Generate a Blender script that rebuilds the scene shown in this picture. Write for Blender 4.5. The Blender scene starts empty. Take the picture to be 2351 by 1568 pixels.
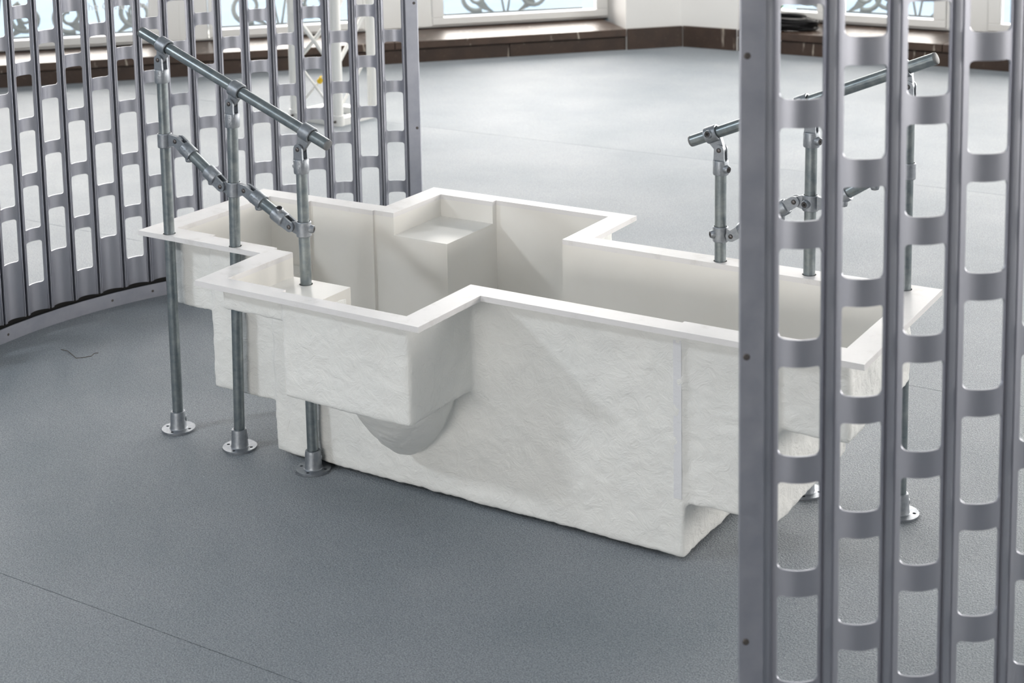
import bpy, bmesh, math, random
from mathutils import Vector, Matrix
PI = math.pi
random.seed(7)
SC = bpy.context.scene
COL = SC.collection

# ------------------------------------------------------------------ camera
IW, IH = 2351.0, 1568.0
FPX, AZ, TI, RO = 3600.9735, -0.56037, 0.13668, -0.01816
CX, CY = 1175.5, 16.5772
cpos = Vector((2.8785, -2.7694, 1.61))
fwd = Vector((math.cos(TI) * math.sin(AZ), math.cos(TI) * math.cos(AZ), -math.sin(TI)))
rgt = fwd.cross(Vector((0, 0, 1))).normalized()
upv = rgt.cross(fwd)
r2 = math.cos(RO) * rgt + math.sin(RO) * upv
u2 = -math.sin(RO) * rgt + math.cos(RO) * upv
cam = bpy.data.cameras.new('camera')
camo = bpy.data.objects.new('camera', cam)
COL.objects.link(camo)
M = Matrix((r2, u2, -fwd)).transposed().to_4x4()
M.translation = cpos
camo.matrix_world = M
cam.sensor_fit = 'HORIZONTAL'
cam.sensor_width = 36.0
cam.lens = FPX / IW * 36.0
cam.shift_x = 0.0
cam.shift_y = (CY - IH / 2) / IW
cam.clip_start = 0.05
cam.clip_end = 300
cam.dof.use_dof = True
cam.dof.focus_distance = 3.75
cam.dof.aperture_fstop = 6.3
SC.camera = camo

# ------------------------------------------------------------------ world, lights, exposure
world = bpy.data.worlds.new('world')
SC.world = world
world.use_nodes = True
bg = world.node_tree.nodes['Background']
bg.inputs[0].default_value = (1.0, 0.975, 0.93, 1)
bg.inputs[1].default_value = 15.0

def area(name, loc, target, sx, sy, watt, col=(1, 1, 1), portal=False):
    l = bpy.data.lights.new(name, 'AREA')
    l.shape = 'RECTANGLE'
    l.size, l.size_y = sx, sy
    l.energy = watt
    l.color = col
    o = bpy.data.objects.new(name, l)
    COL.objects.link(o)
    d = Vector(target) - Vector(loc)
    o.location = loc
    o.rotation_euler = d.to_track_quat('-Z', 'Y').to_euler()
    if portal:
        l.cycles.is_portal = True
    return o

# key ceiling lamp (above the frame), then two added fill lamps
area('ceiling_and_fill_lamp', (-2.33, -3.39, 3.17), (-2.33, -3.39, 0), 0.55, 0.55, 122, (0.90, 0.95, 1.0))
area('ceiling_and_fill_lamp', (-0.9, 4.5, 3.17), (-0.9, 4.5, 0), 2.4, 0.4, 100, (1.0, 0.97, 0.92))  # added fill, lifts the floor and pier near the windows
area('ceiling_and_fill_lamp', (1.7, -1.2, 3.17), (1.7, -1.2, 0), 1.5, 1.2, 14, (0.95, 0.97, 1.0))  # added soft fill over the basin front

SC.view_settings.view_transform = 'Standard'
SC.view_settings.look = 'None'
SC.view_settings.gamma = 1
SC.view_settings.use_curve_mapping = False
SC.view_settings.exposure = 0.0
SC.cycles.max_bounces = 10
SC.cycles.diffuse_bounces = 6
SC.cycles.transparent_max_bounces = 16
SC.cycles.caustics_reflective = False
SC.cycles.caustics_refractive = False

# ------------------------------------------------------------------ materials
def mat(name, col, rough=0.5, metal=0.0, spec=0.5):
    m = bpy.data.materials.new(name)
    m.use_nodes = True
    b = m.node_tree.nodes['Principled BSDF']
    b.inputs['Base Color'].default_value = (*col, 1)
    b.inputs['Roughness'].default_value = rough
    b.inputs['Metallic'].default_value = metal
    b.inputs['Specular IOR Level'].default_value = spec
    return m

def nd(m, typ, **kw):
    n = m.node_tree.nodes.new(typ)
    for k, v in kw.items():
        setattr(n, k, v)
    return n

def lk(m, a, b):
    m.node_tree.links.new(a, b)

def coords(m, scale=(1, 1, 1)):
    tc = nd(m, 'ShaderNodeTexCoord')
    mp = nd(m, 'ShaderNodeMapping')
    mp.inputs['Scale'].default_value = scale
    lk(m, tc.outputs['Object'], mp.inputs['Vector'])
    return mp.outputs['Vector']

def noise(m, vec, scale, detail=4, rough=0.55, dist=0.0):
    n = nd(m, 'ShaderNodeTexNoise')
    n.inputs['Scale'].default_value = scale
    n.inputs['Detail'].default_value = detail
    n.inputs['Roughness'].default_value = rough
    n.inputs['Distortion'].default_value = dist
    lk(m, vec, n.inputs['Vector'])
    return n.outputs['Fac']

def ramp(m, fac, stops):
    r = nd(m, 'ShaderNodeValToRGB')
    e = r.color_ramp.elements
    while len(e) > 1:
        e.remove(e[-1])
    e[0].position = stops[0][0]
    e[0].color = (*stops[0][1], 1)
    for p, c in stops[1:]:
        x = e.new(p)
        x.color = (*c, 1)
    lk(m, fac, r.inputs['Fac'])
    return r.outputs['Color']

def bsdf(m):
    return m.node_tree.nodes['Principled BSDF']

def bump(m, fac, strength, dist, prev=None):
    b = nd(m, 'ShaderNodeBump')
    b.inputs['Strength'].default_value = strength
    b.inputs['Distance'].default_value = dist
    lk(m, fac, b.inputs['Height'])
    if prev is not None:
        lk(m, prev, b.inputs['Normal'])
    return b.outputs['Normal']

def mixcol(m, fac, a, b):
    x = nd(m, 'ShaderNodeMix', data_type='RGBA')
    if isinstance(fac, float):
        x.inputs['Factor'].default_value = fac
    else:
        lk(m, fac, x.inputs['Factor'])
    for s, v in ((6, a), (7, b)):
        if isinstance(v, tuple):
            x.inputs[s].default_value = (*v, 1)
        else:
            lk(m, v, x.inputs[s])
    return x.outputs[2]

# floor: grey felt-like sheet with sheen
MF = mat('grey_floor_sheet', (0.23, 0.245, 0.265), 0.5, 0, 0.5)
v = coords(MF)
c1 = ramp(MF, noise(MF, v, 2.2, 3, 0.5), [(0.3, (0.240, 0.272, 0.303)), (0.7, (0.305, 0.330, 0.360))])
c2 = ramp(MF, noise(MF, v, 330, 3, 0.7), [(0.34, (0.48, 0.50, 0.53)), (0.66, (1.26, 1.25, 1.22))])
mx = nd(MF, 'ShaderNodeMix', data_type='RGBA', blend_type='MULTIPLY')
mx.inputs['Factor'].default_value = 1.0
lk(MF, c1, mx.inputs[6]); lk(MF, c2, mx.inputs[7])
lk(MF, mx.outputs[2], bsdf(MF).inputs['Base Color'])
nb = bump(MF, noise(MF, v, 230, 3, 0.65), 0.8, 0.004)
nb = bump(MF, noise(MF, v, 9, 3, 0.5), 0.25, 0.004, nb)
lk(MF, nb, bsdf(MF).inputs['Normal'])
bsdf(MF).inputs['Roughness'].default_value = 0.66
bsdf(MF).inputs['Specular IOR Level'].default_value = 0.42

MFS = mat('floor_underlay', (0.05, 0.055, 0.06), 0.9)

MWALL = mat('white_wall_paint', (0.75, 0.74, 0.725), 0.6)
v = coords(MWALL)
lk(MWALL, bump(MWALL, noise(MWALL, v, 60, 4), 0.08, 0.003), bsdf(MWALL).inputs['Normal'])
MCEIL = mat('ceiling_paint', (0.82, 0.82, 0.80), 0.7)

# brown stone with pale veins and lime runs
def stone(name, rough, base0, base1):
    m = mat(name, base1, rough)
    v = coords(m)
    c = ramp(m, noise(m, v, 7, 6, 0.65), [(0.25, base0), (0.75, base1)])
    vs = coords(m, (16, 16, 2.2))
    st = ramp(m, noise(m, vs, 1.0, 5, 0.6, 0.7), [(0.645, (0, 0, 0)), (0.69, (1, 1, 1))])
    c = mixcol(m, st, c, (0.42, 0.37, 0.31))
    sp = ramp(m, noise(m, v, 55, 3, 0.6), [(0.62, (0, 0, 0)), (0.72, (1, 1, 1))])
    spm = nd(m, 'ShaderNodeMath', operation='MULTIPLY')
    lk(m, sp, spm.inputs[0]); spm.inputs[1].default_value = 0.12
    c = mixcol(m, spm.outputs[0], c, (0.3, 0.24, 0.2))
    lk(m, c, bsdf(m).inputs['Base Color'])
    return m
MSTONE = stone('brown_plinth_stone', 0.5, (0.022, 0.012, 0.008), (0.060, 0.034, 0.022))
MSILL = stone('brown_sill_stone', 0.42, (0.035, 0.021, 0.014), (0.085, 0.05, 0.034))
MGROUT = mat('grey_grout', (0.12, 0.11, 0.10), 0.9)

MFRAME = mat('white_window_frame', (0.80, 0.80, 0.79), 0.32)
MGASKET = mat('dark_gasket', (0.02, 0.02, 0.02), 0.7)
MGLASS = bpy.data.materials.new('window_glass')
MGLASS.use_nodes = True
nt = MGLASS.node_tree
for n in list(nt.nodes):
    if n.type != 'OUTPUT_MATERIAL':
        nt.nodes.remove(n)
tr = nt.nodes.new('ShaderNodeBsdfTransparent'); tr.inputs[0].default_value = (0.965, 0.955, 0.95, 1)
gl = nt.nodes.new('ShaderNodeBsdfGlossy'); gl.inputs['Roughness'].default_value = 0.03
fr = nt.nodes.new('ShaderNodeFresnel'); fr.inputs[0].default_value = 1.35
ms = nt.nodes.new('ShaderNodeMixShader')
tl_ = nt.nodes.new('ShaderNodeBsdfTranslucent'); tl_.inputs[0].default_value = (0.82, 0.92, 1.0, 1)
mt = nt.nodes.new('ShaderNodeMixShader'); mt.inputs[0].default_value = 0.012       # veil imitating glare haze over the panes
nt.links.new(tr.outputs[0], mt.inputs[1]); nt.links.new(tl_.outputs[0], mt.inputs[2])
nt.links.new(fr.outputs[0], ms.inputs[0]); nt.links.new(mt.outputs[0], ms.inputs[1]); nt.links.new(gl.outputs[0], ms.inputs[2])
nt.links.new(ms.outputs[0], nt.nodes['Material Output'].inputs[0])

MOUT = mat('pale_blue_paving', (0.030, 0.053, 0.078), 0.9, 0, 0.1)
v = coords(MOUT)
lk(MOUT, ramp(MOUT, noise(MOUT, v, 0.8, 5, 0.6), [(0.3, (0.030, 0.053, 0.078)), (0.7, (0.038, 0.058, 0.080))]), bsdf(MOUT).inputs['Base Color'])
MIRON = mat('grey_green_iron', (0.09, 0.10, 0.10), 0.8, 0, 0.2)
MOSILL = mat('white_outer_sill', (0.5, 0.5, 0.49), 0.5)
MLETTER = mat('white_vinyl_letters', (0.85, 0.85, 0.87), 0.5)

# gelcoat and fibreglass
MGEL = mat('white_gelcoat', (0.80, 0.785, 0.755), 0.32)
v = coords(MGEL)
lk(MGEL, ramp(MGEL, noise(MGEL, v, 5, 4, 0.6), [(0.3, (0.785, 0.77, 0.735)), (0.7, (0.82, 0.81, 0.785))]), bsdf(MGEL).inputs['Base Color'])
lk(MGEL, bump(MGEL, noise(MGEL, v, 45, 3), 0.06, 0.002), bsdf(MGEL).inputs['Normal'])
MRIM = mat('white_rim_laminate', (0.83, 0.815, 0.81), 0.45)
v = coords(MRIM)
lk(MRIM, ramp(MRIM, noise(MRIM, v, 14, 6, 0.7), [(0.28, (0.66, 0.645, 0.635)), (0.45, (0.76, 0.75, 0.755)), (0.75, (0.79, 0.775, 0.78))]), bsdf(MRIM).inputs['Base Color'])
lk(MRIM, bump(MRIM, noise(MRIM, v, 120, 3), 0.12, 0.0015), bsdf(MRIM).inputs['Normal'])
MFIB = mat('white_fibreglass', (0.78, 0.78, 0.75), 0.38)
v = coords(MFIB)
lk(MFIB, ramp(MFIB, noise(MFIB, v, 4, 5, 0.6), [(0.3, (0.825, 0.837, 0.822)), (0.7, (0.865, 0.868, 0.845))]), bsdf(MFIB).inputs['Base Color'])
nb = bump(MFIB, noise(MFIB, v, 24, 6, 0.65, 1.8), 0.5, 0.009)
vw = nd(MFIB, 'ShaderNodeTexNoise'); vw.inputs['Scale'].default_value = 9
lk(MFIB, v, vw.inputs['Vector'])
wa = nd(MFIB, 'ShaderNodeVectorMath', operation='SCALE'); wa.inputs['Scale'].default_value = 0.25
lk(MFIB, vw.outputs['Color'], wa.inputs[0])
ad = nd(MFIB, 'ShaderNodeVectorMath', operation='ADD')
lk(MFIB, v, ad.inputs[0]); lk(MFIB, wa.outputs[0], ad.inputs[1])
mpf = nd(MFIB, 'ShaderNodeMapping'); mpf.inputs['Scale'].default_value = (40, 40, 150); mpf.inputs['Rotation'].default_value = (0.4, 0.7, 0.3)
lk(MFIB, ad.outputs[0], mpf.inputs['Vector'])
nb = bump(MFIB, noise(MFIB, mpf.outputs['Vector'], 2.4, 4, 0.6, 0.6), 0.30, 0.003, nb)
lk(MFIB, nb, bsdf(MFIB).inputs['Normal'])

# metals
def zinc(name, c0, c1, rough, metal, sc):
    m = mat(name, c0, rough, metal)
    v = coords(m)
    lk(m, ramp(m, noise(m, v, sc, 6, 0.65), [(0.32, c0), (0.68, c1)]), bsdf(m).inputs['Base Color'])
    rr = nd(m, 'ShaderNodeMapRange')
    rr.inputs['To Min'].default_value = rough - 0.1
    rr.inputs['To Max'].default_value = rough + 0.12
    lk(m, noise(m, v, sc * 2, 4, 0.6), rr.inputs['Value'])
    lk(m, rr.outputs[0], bsdf(m).inputs['Roughness'])
    return m
MTUBE = zinc('galvanised_tube', (0.19, 0.225, 0.245), (0.33, 0.36, 0.365), 0.34, 0.85, 38)
MCAST = zinc('galvanised_casting', (0.25, 0.275, 0.305), (0.36, 0.38, 0.41), 0.42, 0.8, 90)
v = coords(MCAST)
lk(MCAST, bump(MCAST, noise(MCAST, v, 420, 3, 0.6), 0.35, 0.0008), bsdf(MCAST).inputs['Normal'])
MPIN = mat('dark_steel_pin', (0.13, 0.12, 0.12), 0.35, 0.85)
MBLACK = mat('black_recess_shade', (0.006, 0.006, 0.006), 0.8)  # black standing in for shade in gaps and hollows
MCAP = mat('grey_plastic_cap', (0.16, 0.165, 0.17), 0.55)

MALU = mat('aluminium_slat', (0.40, 0.40, 0.42), 0.40, 0.85)
v = coords(MALU, (1, 1, 0.25))
lk(MALU, ramp(MALU, noise(MALU, v, 9, 5, 0.6), [(0.3, (0.36, 0.37, 0.42)), (0.7, (0.44, 0.448, 0.495))]), bsdf(MALU).inputs['Base Color'])
MALUB = zinc('aluminium_bar', (0.30, 0.315, 0.365), (0.38, 0.39, 0.44), 0.42, 0.7, 12)
MSCREW = mat('dark_screw', (0.10, 0.09, 0.085), 0.5, 0.6)
MTRUSS = mat('white_truss_paint', (0.80, 0.80, 0.78), 0.35, 0.0)
MYEL = mat('yellow_tape', (0.80, 0.52, 0.01), 0.5)
MCABLE = mat('black_rubber_cable', (0.003, 0.003, 0.004), 0.65, 0, 0.25)
MGREEN = mat('green_tape', (0.0, 0.32, 0.07), 0.5)

# ------------------------------------------------------------------ object helpers
def tag(o, label=None, category=None, group=None, kind=None):
    if label: o['label'] = label
    if category: o["category"] = category
    if group: o['group'] = group
    if kind: o['kind'] = kind
    return o

def empty(name, loc=(0, 0, 0), **kw):
    o = bpy.data.objects.new(name, None)
    o.empty_display_size = 0.1
    o.location = loc
    COL.objects.link(o)
    return tag(o, **kw)

def wloc(o):
    l = Vector(o.location)
    if o.parent:
        l = l + wloc(o.parent)
    return l

def link(name, me, m, parent=None, **kw):
    o = bpy.data.objects.new(name, me)
    if m is not None:
        me.materials.clear()
        me.materials.append(m)
    COL.objects.link(o)
    if parent:
        o.parent = parent
    return tag(o, **kw)

def obj(name, bm, m, parent=None, smooth=None, base=None, **kw):
    """bm holds world coordinates; the object's origin goes to `base` (default: bottom centre)."""
    bmesh.ops.recalc_face_normals(bm, faces=bm.faces[:])
    vs = [x.co for x in bm.verts]
    lo = Vector((min(c.x for c in vs), min(c.y for c in vs), min(c.z for c in vs)))
    hi = Vector((max(c.x for c in vs), max(c.y for c in vs), max(c.z for c in vs)))
    org = Vector(base) if base is not None else Vector(((lo.x + hi.x) / 2, (lo.y + hi.y) / 2, lo.z))
    bmesh.ops.translate(bm, verts=bm.verts[:], vec=-org)
    me = bpy.data.meshes.new(name)
    bm.to_mesh(me)
    bm.free()
    if smooth is not None:
        for p in me.polygons:
            p.use_smooth = True
        me.set_sharp_from_angle(angle=math.radians(smooth))
    o = link(name, me, m, parent, **kw)
    o.location = org - (wloc(parent) if parent else Vector((0, 0, 0)))
    return o

def B():
    return bmesh.new()

def frame(axis):
    a = Vector(axis).normalized()
    h = Vector((0, 0, 1)) if abs(a.z) < 0.9 else Vector((1, 0, 0))
    b = a.cross(h).normalized()
    return a, b, a.cross(b)

def box(bm, p0, p1, T=None, bev=0.0):
    x0, y0, z0 = p0
    x1, y1, z1 = p1
    vs = [bm.verts.new(T(c) if T else c) for c in
          [(x0, y0, z0), (x1, y0, z0), (x1, y1, z0), (x0, y1, z0), (x0, y0, z1), (x1, y0, z1), (x1, y1, z1), (x0, y1, z1)]]
    fs = [bm.faces.new([vs[i] for i in q]) for q in ((0, 3, 2, 1), (4, 5, 6, 7), (0, 1, 5, 4), (1, 2, 6, 5), (2, 3, 7, 6), (3, 0, 4, 7))]
    if bev:
        es = set(e for f in fs for e in f.edges)
        bmesh.ops.bevel(bm, geom=list(es), offset=bev, segments=2, affect='EDGES', profile=0.5)

def lathe(bm, p0, axis, prof, seg=24, close=True):
    """prof: list of (t, r) along axis from p0."""
    a, b, c = frame(axis)
    p0 = Vector(p0)
    rings = []
    for t, r in prof:
        rings.append([bm.verts.new(p0 + a * t + (b * math.cos(2 * PI * i / seg) + c * math.sin(2 * PI * i / seg)) * r) for i in range(seg)])
    for A, Bq in zip(rings, rings[1:]):
        for i in range(seg):
            bm.faces.new((A[i], A[(i + 1) % seg], Bq[(i + 1) % seg], Bq[i]))
    if close:
        bm.faces.new(rings[0][::-1])
        bm.faces.new(rings[-1])

def tube(bm, p0, p1, r, seg=20):
    p0, p1 = Vector(p0), Vector(p1)
    lathe(bm, p0, p1 - p0, [(0, r), ((p1 - p0).length, r)], seg)

def sweep(bm, pts, r, seg=8, closed=False):
    pts = [Vector(p) for p in pts]
    n = len(pts)
    rings = []
    prevb = None
    for i, p in enumerate(pts):
        t = (pts[(i + 1) % n] - pts[i - 1]) if (closed or 0 < i < n - 1) else (pts[1] - pts[0] if i == 0 else pts[-1] - pts[-2])
        t.normalize()
        if prevb is None:
            _, b, _ = frame(t)
        else:
            b = (prevb - t * prevb.dot(t)).normalized()
        c = t.cross(b)
        prevb = b
        rr = r(i / (n - 1)) if callable(r) else r
        rings.append([bm.verts.new(p + (b * math.cos(2 * PI * k / seg) + c * math.sin(2 * PI * k / seg)) * rr) for k in range(seg)])
    m = n if closed else n - 1
    for i in range(m):
        A, Bq = rings[i], rings[(i + 1) % n]
        for k in range(seg):
            bm.faces.new((A[k], A[(k + 1) % seg], Bq[(k + 1) % seg], Bq[k]))
    if not closed:
        bm.faces.new(rings[0][::-1])
        bm.faces.new(rings[-1])

def plate(bm, outer, holes, O, X, Y, N, th):
    """flat plate with holes: 2D loops in frame (O; X, Y), thickness th along N."""
    O, X, Y, N = Vector(O), Vector(X), Vector(Y), Vector(N)
    t = bmesh.new()
    edges = []
    for loop in [outer] + holes:
        vv = [t.verts.new((p[0], p[1], 0)) for p in loop]
        for i in range(len(vv)):
            edges.append(t.edges.new((vv[i], vv[(i + 1) % len(vv)])))
    bmesh.ops.triangle_fill(t, use_beauty=True, use_dissolve=False, edges=edges, normal=(0, 0, 1))
    t.verts.index_update()
    lo = [bm.verts.new(O + X * q.co.x + Y * q.co.y) for q in t.verts]
    hi = [bm.verts.new(O + X * q.co.x + Y * q.co.y + N * th) for q in t.verts]
    for f in t.faces:
        ids = [q.index for q in f.verts]
        bm.faces.new([lo[i] for i in reversed(ids)])
        bm.faces.new([hi[i] for i in ids])
    for e in t.edges:
        if len(e.link_faces) == 1:
            a, b = e.verts[0].index, e.verts[1].index
            bm.faces.new((lo[a], lo[b], hi[b], hi[a]))
    t.free()

def circ(cx, cy, r, n=20, a0=0, a1=2 * PI):
    full = abs(a1 - a0 - 2 * PI) < 1e-6
    return [(cx + r * math.cos(a0 + (a1 - a0) * i / (n if full else n - 1)), cy + r * math.sin(a0 + (a1 - a0) * i / (n if full else n - 1))) for i in range(n)]

def text_mesh(s, size, depth):
    cu = bpy.data.curves.new('lettering', 'FONT')
    cu.body = s
    cu.size = size
    cu.extrude = depth / 2
    cu.align_x = 'CENTER'
    cu.align_y = 'CENTER'
    cu.resolution_u = 3
    o = bpy.data.objects.new('lettering_tmp', cu)
    COL.objects.link(o)
    dg = bpy.context.evaluated_depsgraph_get()
    me = bpy.data.meshes.new_from_object(o.evaluated_get(dg))
    bpy.data.objects.remove(o)
    bpy.data.curves.remove(cu)
    return me

# ------------------------------------------------------------------ room shell
W0 = Vector((-1.4005, 6.0695, 0))                  # corner of the two window walls
WD = Vector((-0.6881, -0.7256, 0))                 # along the angled wall, away from the corner
WN = Vector((0.7256, -0.6881, 0))                  # its normal, into the room
def TL(p):                                         # (s, off, z): off goes out through the angled wall
    return W0 + WD * p[0] - WN * p[1] + Vector((0, 0, p[2]))
V0 = 6.06
def TR(p):                                         # (u, off, z) on the straight window wall
    return Vector((p[0], V0 + p[1], p[2]))
ZC = 3.2
SL = 7.2
XR = 7.0
PL = TL((SL, 0, 0))
YB = -8.5

# floor: sheets laid edge to edge along u, seams where the photograph shows them
def clip(poly, off):
    f = lambda p: (Vector((p[0], p[1], 0)) - W0).dot(WN) + off
    out = []
    for i, p in enumerate(poly):
        q = poly[(i + 1) % len(poly)]
        a, b = f(p), f(q)
        if a >= 0: out.append(p)
        if (a > 0 > b) or (a < 0 < b):
            t = a / (a - b)
            out.append((p[0] + (q[0] - p[0]) * t, p[1] + (q[1] - p[1]) * t))
    return out
def slab(bm, x0, x1, y0, y1, z0, z1, off):
    poly = clip([(x0, y0), (x1, y0), (x1, y1), (x0, y1)], off)
    lo = [bm.verts.new((x, y, z0)) for x, y in poly]
    hi = [bm.verts.new((x, y, z1)) for x, y in poly]
    bm.faces.new(lo[::-1]); bm.faces.new(hi)
    for i in range(len(poly)):
        j = (i + 1) % len(poly)
        bm.faces.new((lo[i], lo[j], hi[j], hi[i]))
fl = B()
slab(fl, -7.2, XR + 0.2, YB - 0.2, 6.12, -0.06, -0.0035, 0.04)
floor = obj('floor', fl, MFS, kind='structure', label='grey felt-like sheet floor of the white room', category='floor')
seams = [-8.6, -6.81, -4.78, -2.75, -0.718, 1.232, 3.347, 6.1]
for a, b in zip(seams, seams[1:]):
    bm = B()
    slab(bm, -7.1, XR + 0.1, a + 0.0009, b - 0.0009, -0.0035, 0.0, 0.02)
    obj('floor_sheet', bm, MF, floor)

bm = B(); slab(bm, -7.4, XR + 0.3, YB - 0.3, 6.6, ZC, ZC + 0.1, 0.55)
obj('ceiling', bm, MCEIL, kind='structure', label='flat white ceiling above the room', category='ceiling')
def holed(bm, T, a0, a1, h0, h1, z0, z1):
    for p, q in (((a0, 0), (h0, ZC)), ((h1, 0), (a1, ZC)), ((h0, 0), (h1, z0)), ((h0, z1), (h1, ZC))):
        box(bm, (p[0], 0.0, p[1]), (q[0], 0.2, q[1]), T)
TB = lambda p: Vector((p[0], YB - p[1], p[2]))
TS = lambda p: Vector((XR + p[1], p[0], p[2]))
RW = (-0.4, 3.9, 0.9, 2.5)  # added window opening, fills the front faces with light
SW = (1.2, 3.4, 0.9, 2.5)  # added window opening, brightens the left fence from the right
bm = B(); holed(bm, TB, -7.4, XR + 0.2, *RW)
obj('wall_rear', bm, MWALL, kind='structure', label='plain white wall behind the camera', category='wall')
bm = B(); holed(bm, TS, YB, V0 + 0.5, *SW)
obj('wall_side', bm, MWALL, kind='structure', label='plain white side wall right of the basin', category='wall')
bm = B(); box(bm, (PL.x - 0.8, YB, 0), (PL.x - 0.6, PL.y + 0.6, ZC))
obj('wall_far_left', bm, MWALL, kind='structure', label='plain white wall beyond the left fence', category='wall')

# angled window wall: pier by the corner, head above the windows, end piece
wl = empty('wall_left', TL((3.5, 0, 0)), kind='structure', label='angled white window wall behind the left fence', category='wall')
def wpart(name, pieces, T, m, parent, bev=0.0, **kw):
    bm = B()
    for p0, p1 in pieces:
        box(bm, p0, p1, T, bev)
    return obj(name, bm, m, parent, **kw)
bm = B()
pts = [(0.0, 0.0), (0.376, 0.0), (0.345, 0.438), (0.345, 0.62), (-0.30, 0.62)]
lo = [bm.verts.new(TL((s, o, 0.0))) for s, o in pts]
hi = [bm.verts.new(TL((s, o, ZC))) for s, o in pts]
bm.faces.new(lo[::-1]); bm.faces.new(hi)
for i in range(len(pts)):
    j = (i + 1) % len(pts)
    bm.faces.new((lo[i], lo[j], hi[j], hi[i]))
obj('pier', bm, MWALL, wl)
wpart('lintel', [((0.376, 0.0, 2.85), (SL + 0.6, 0.5, ZC))], TL, MWALL, wl)
wpart('parapet', [((0.34, 0.02, 0.0), (SL + 0.6, 0.5, 0.088))], TL, MGROUT, wl)
wpart('outer_sill', [((0.3, 0.53, 0.10), (SL + 0.6, 0.66, 0.165))], TL, MOSILL, wl)
wr = empty('wall_right', (0.5, V0, 0), kind='structure', label='white window wall behind the right fence', category='wall')
wpart('pier', [((-1.62, 0.0, 0.0), (-1.02, 0.62, ZC))], TR, MWALL, wr)
wpart('lintel', [((-1.02, 0.0, 2.85), (XR + 0.2, 0.5, ZC))], TR, MWALL, wr)
wpart('parapet', [((-1.03, 0.02, 0.0), (XR + 0.2, 0.5, 0.088))], TR, MGROUT, wr)
wpart('outer_sill', [((-1.02, 0.53, 0.10), (XR + 0.2, 0.66, 0.165))], TR, MOSILL, wr)

# brown stone plinth and sill: each stone its own piece
bl = empty('baseboard_left', TL((3.5, 0, 0)), kind='structure', label='brown stone plinth along the angled window wall', category='baseboard')
wpart('stone', [((0.008, -0.012, 0.0), (0.372, 0.03, 0.131))], TL, MSTONE, bl, 0.003)
wpart('grout_joint', [((0.0, -0.008, 0.0), (0.012, 0.03, 0.129))], TL, MGROUT, bl)
ss = [0.379, 1.13, 2.32, 2.98, 4.05, 5.2, 6.4, 7.6]
for a, b in zip(ss, ss[1:]):
    wpart('stone', [((a + 0.003, -0.004, 0.0), (b - 0.003, 0.05, 0.079))], TL, MSTONE, bl, 0.002)
br = empty('baseboard_right', (0.5, V0, 0), kind='structure', label='brown stone plinth along the straight window wall', category='baseboard')
wpart('stone', [((-1.392, -0.012, 0.0), (-1.03, 0.03, 0.133))], TR, MSTONE, br, 0.003)
ss = [-1.024, -0.35, 0.33, 1.4, 2.6, 3.8, 5.0, 6.2, 7.0]
for a, b in zip(ss, ss[1:]):
    wpart('stone', [((a + 0.003, -0.004, 0.0), (b - 0.003, 0.05, 0.079))], TR, MSTONE, br, 0.002)
t1 = empty('trim_1', TL((3.5, 0, 0.08)), kind='structure', label='brown stone window sill slabs on the angled wall', category='window sill')
ss = [0.345, 1.84, 3.05, 4.6, 6.1, 7.6]
for i, (a, b) in enumerate(zip(ss, ss[1:])):
    wpart('sill_slab', [((a + 0.002 + (0.031 if i == 0 else 0), -0.012, 0.086), (b - 0.002, 0.455, 0.131))], TL, MSILL, t1, 0.003)
t2 = empty('trim_2', (0.5, V0, 0.08), kind='structure', label='brown stone window sill slabs on the straight wall', category='window sill')
ss = [-1.022, 0.25, 1.6, 3.0, 4.6, 6.0, 7.0]
for a, b in zip(ss, ss[1:]):
    wpart('sill_slab', [((a + 0.002, -0.012, 0.086), (b - 0.002, 0.455, 0.131))], TR, MSILL, t2, 0.003)

# windows
WN_I = [0]
def window(T, s0, s1, g0, g1, label, zt=2.82):
    """outer frame s0..s1, sash and glass g0..g1 in wall coordinates."""
    WN_I[0] += 1
    w = empty('window_%d' % WN_I[0], T(((s0 + s1) / 2, 0.47, 0.131)), kind='structure', label=label, category='window')
    a, b = g0 - 0.075, g1 + 0.075
    fo = [((s0, 0.452, 0.145), (a - 0.004, 0.53, zt)), ((b + 0.004, 0.452, 0.145), (s1, 0.53, zt)),
          ((s0, 0.452, zt), (s1, 0.53, zt + 0.05)), ((s0, 0.462, 0.137), (s1, 0.53, 0.150))]
    wpart('frame', fo, T, MFRAME, w, 0.002)
    wpart('gasket', [((s0, 0.47, 0.125), (s1, 0.53, 0.137))], T, MGASKET, w)
    wpart('sash_rail', [((a, 0.440, 0.153), (b, 0.50, 0.199))], T, MFRAME, w, 0.004)
    wpart('sash_rail', [((a, 0.440, zt - 0.075), (b, 0.50, zt - 0.005))], T, MFRAME, w, 0.004)
    wpart('sash_stile', [((a, 0.440, 0.199), (g0, 0.50, zt - 0.075))], T, MFRAME, w, 0.004)
    wpart('sash_stile', [((g1, 0.440, 0.199), (b, 0.50, zt - 0.075))], T, MFRAME, w, 0.004)
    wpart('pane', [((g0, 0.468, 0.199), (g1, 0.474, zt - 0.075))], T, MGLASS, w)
    return w
window(TL, 0.345, 1.70, 0.426, 1.44, 'white framed window nearest the bare pier of the angled wall')
window(TL, 1.70, 3.08, 2.03, 2.83, 'white framed window behind the white truss tower')
window(TL, 3.08, 4.62, 3.26, 4.45, 'white framed window carrying white lettering at the far left')
window(TL, 4.62, 6.10, 4.78, 5.94, 'white framed window outside the picture on the angled wall')
window(TL, 6.10, 7.6, 6.26, 7.44, 'last white framed window of the angled wall')
window(TR, -1.02, -0.60, -0.93, -0.68, 'narrow white framed window above the black cable coil')
window(TR, -0.60, 0.235, -0.512, 0.057, 'white framed window seen between the right fence slats')
window(TR, 0.235, 1.55, 0.459, 1.42, 'white framed window at the right edge of the picture')
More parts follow.
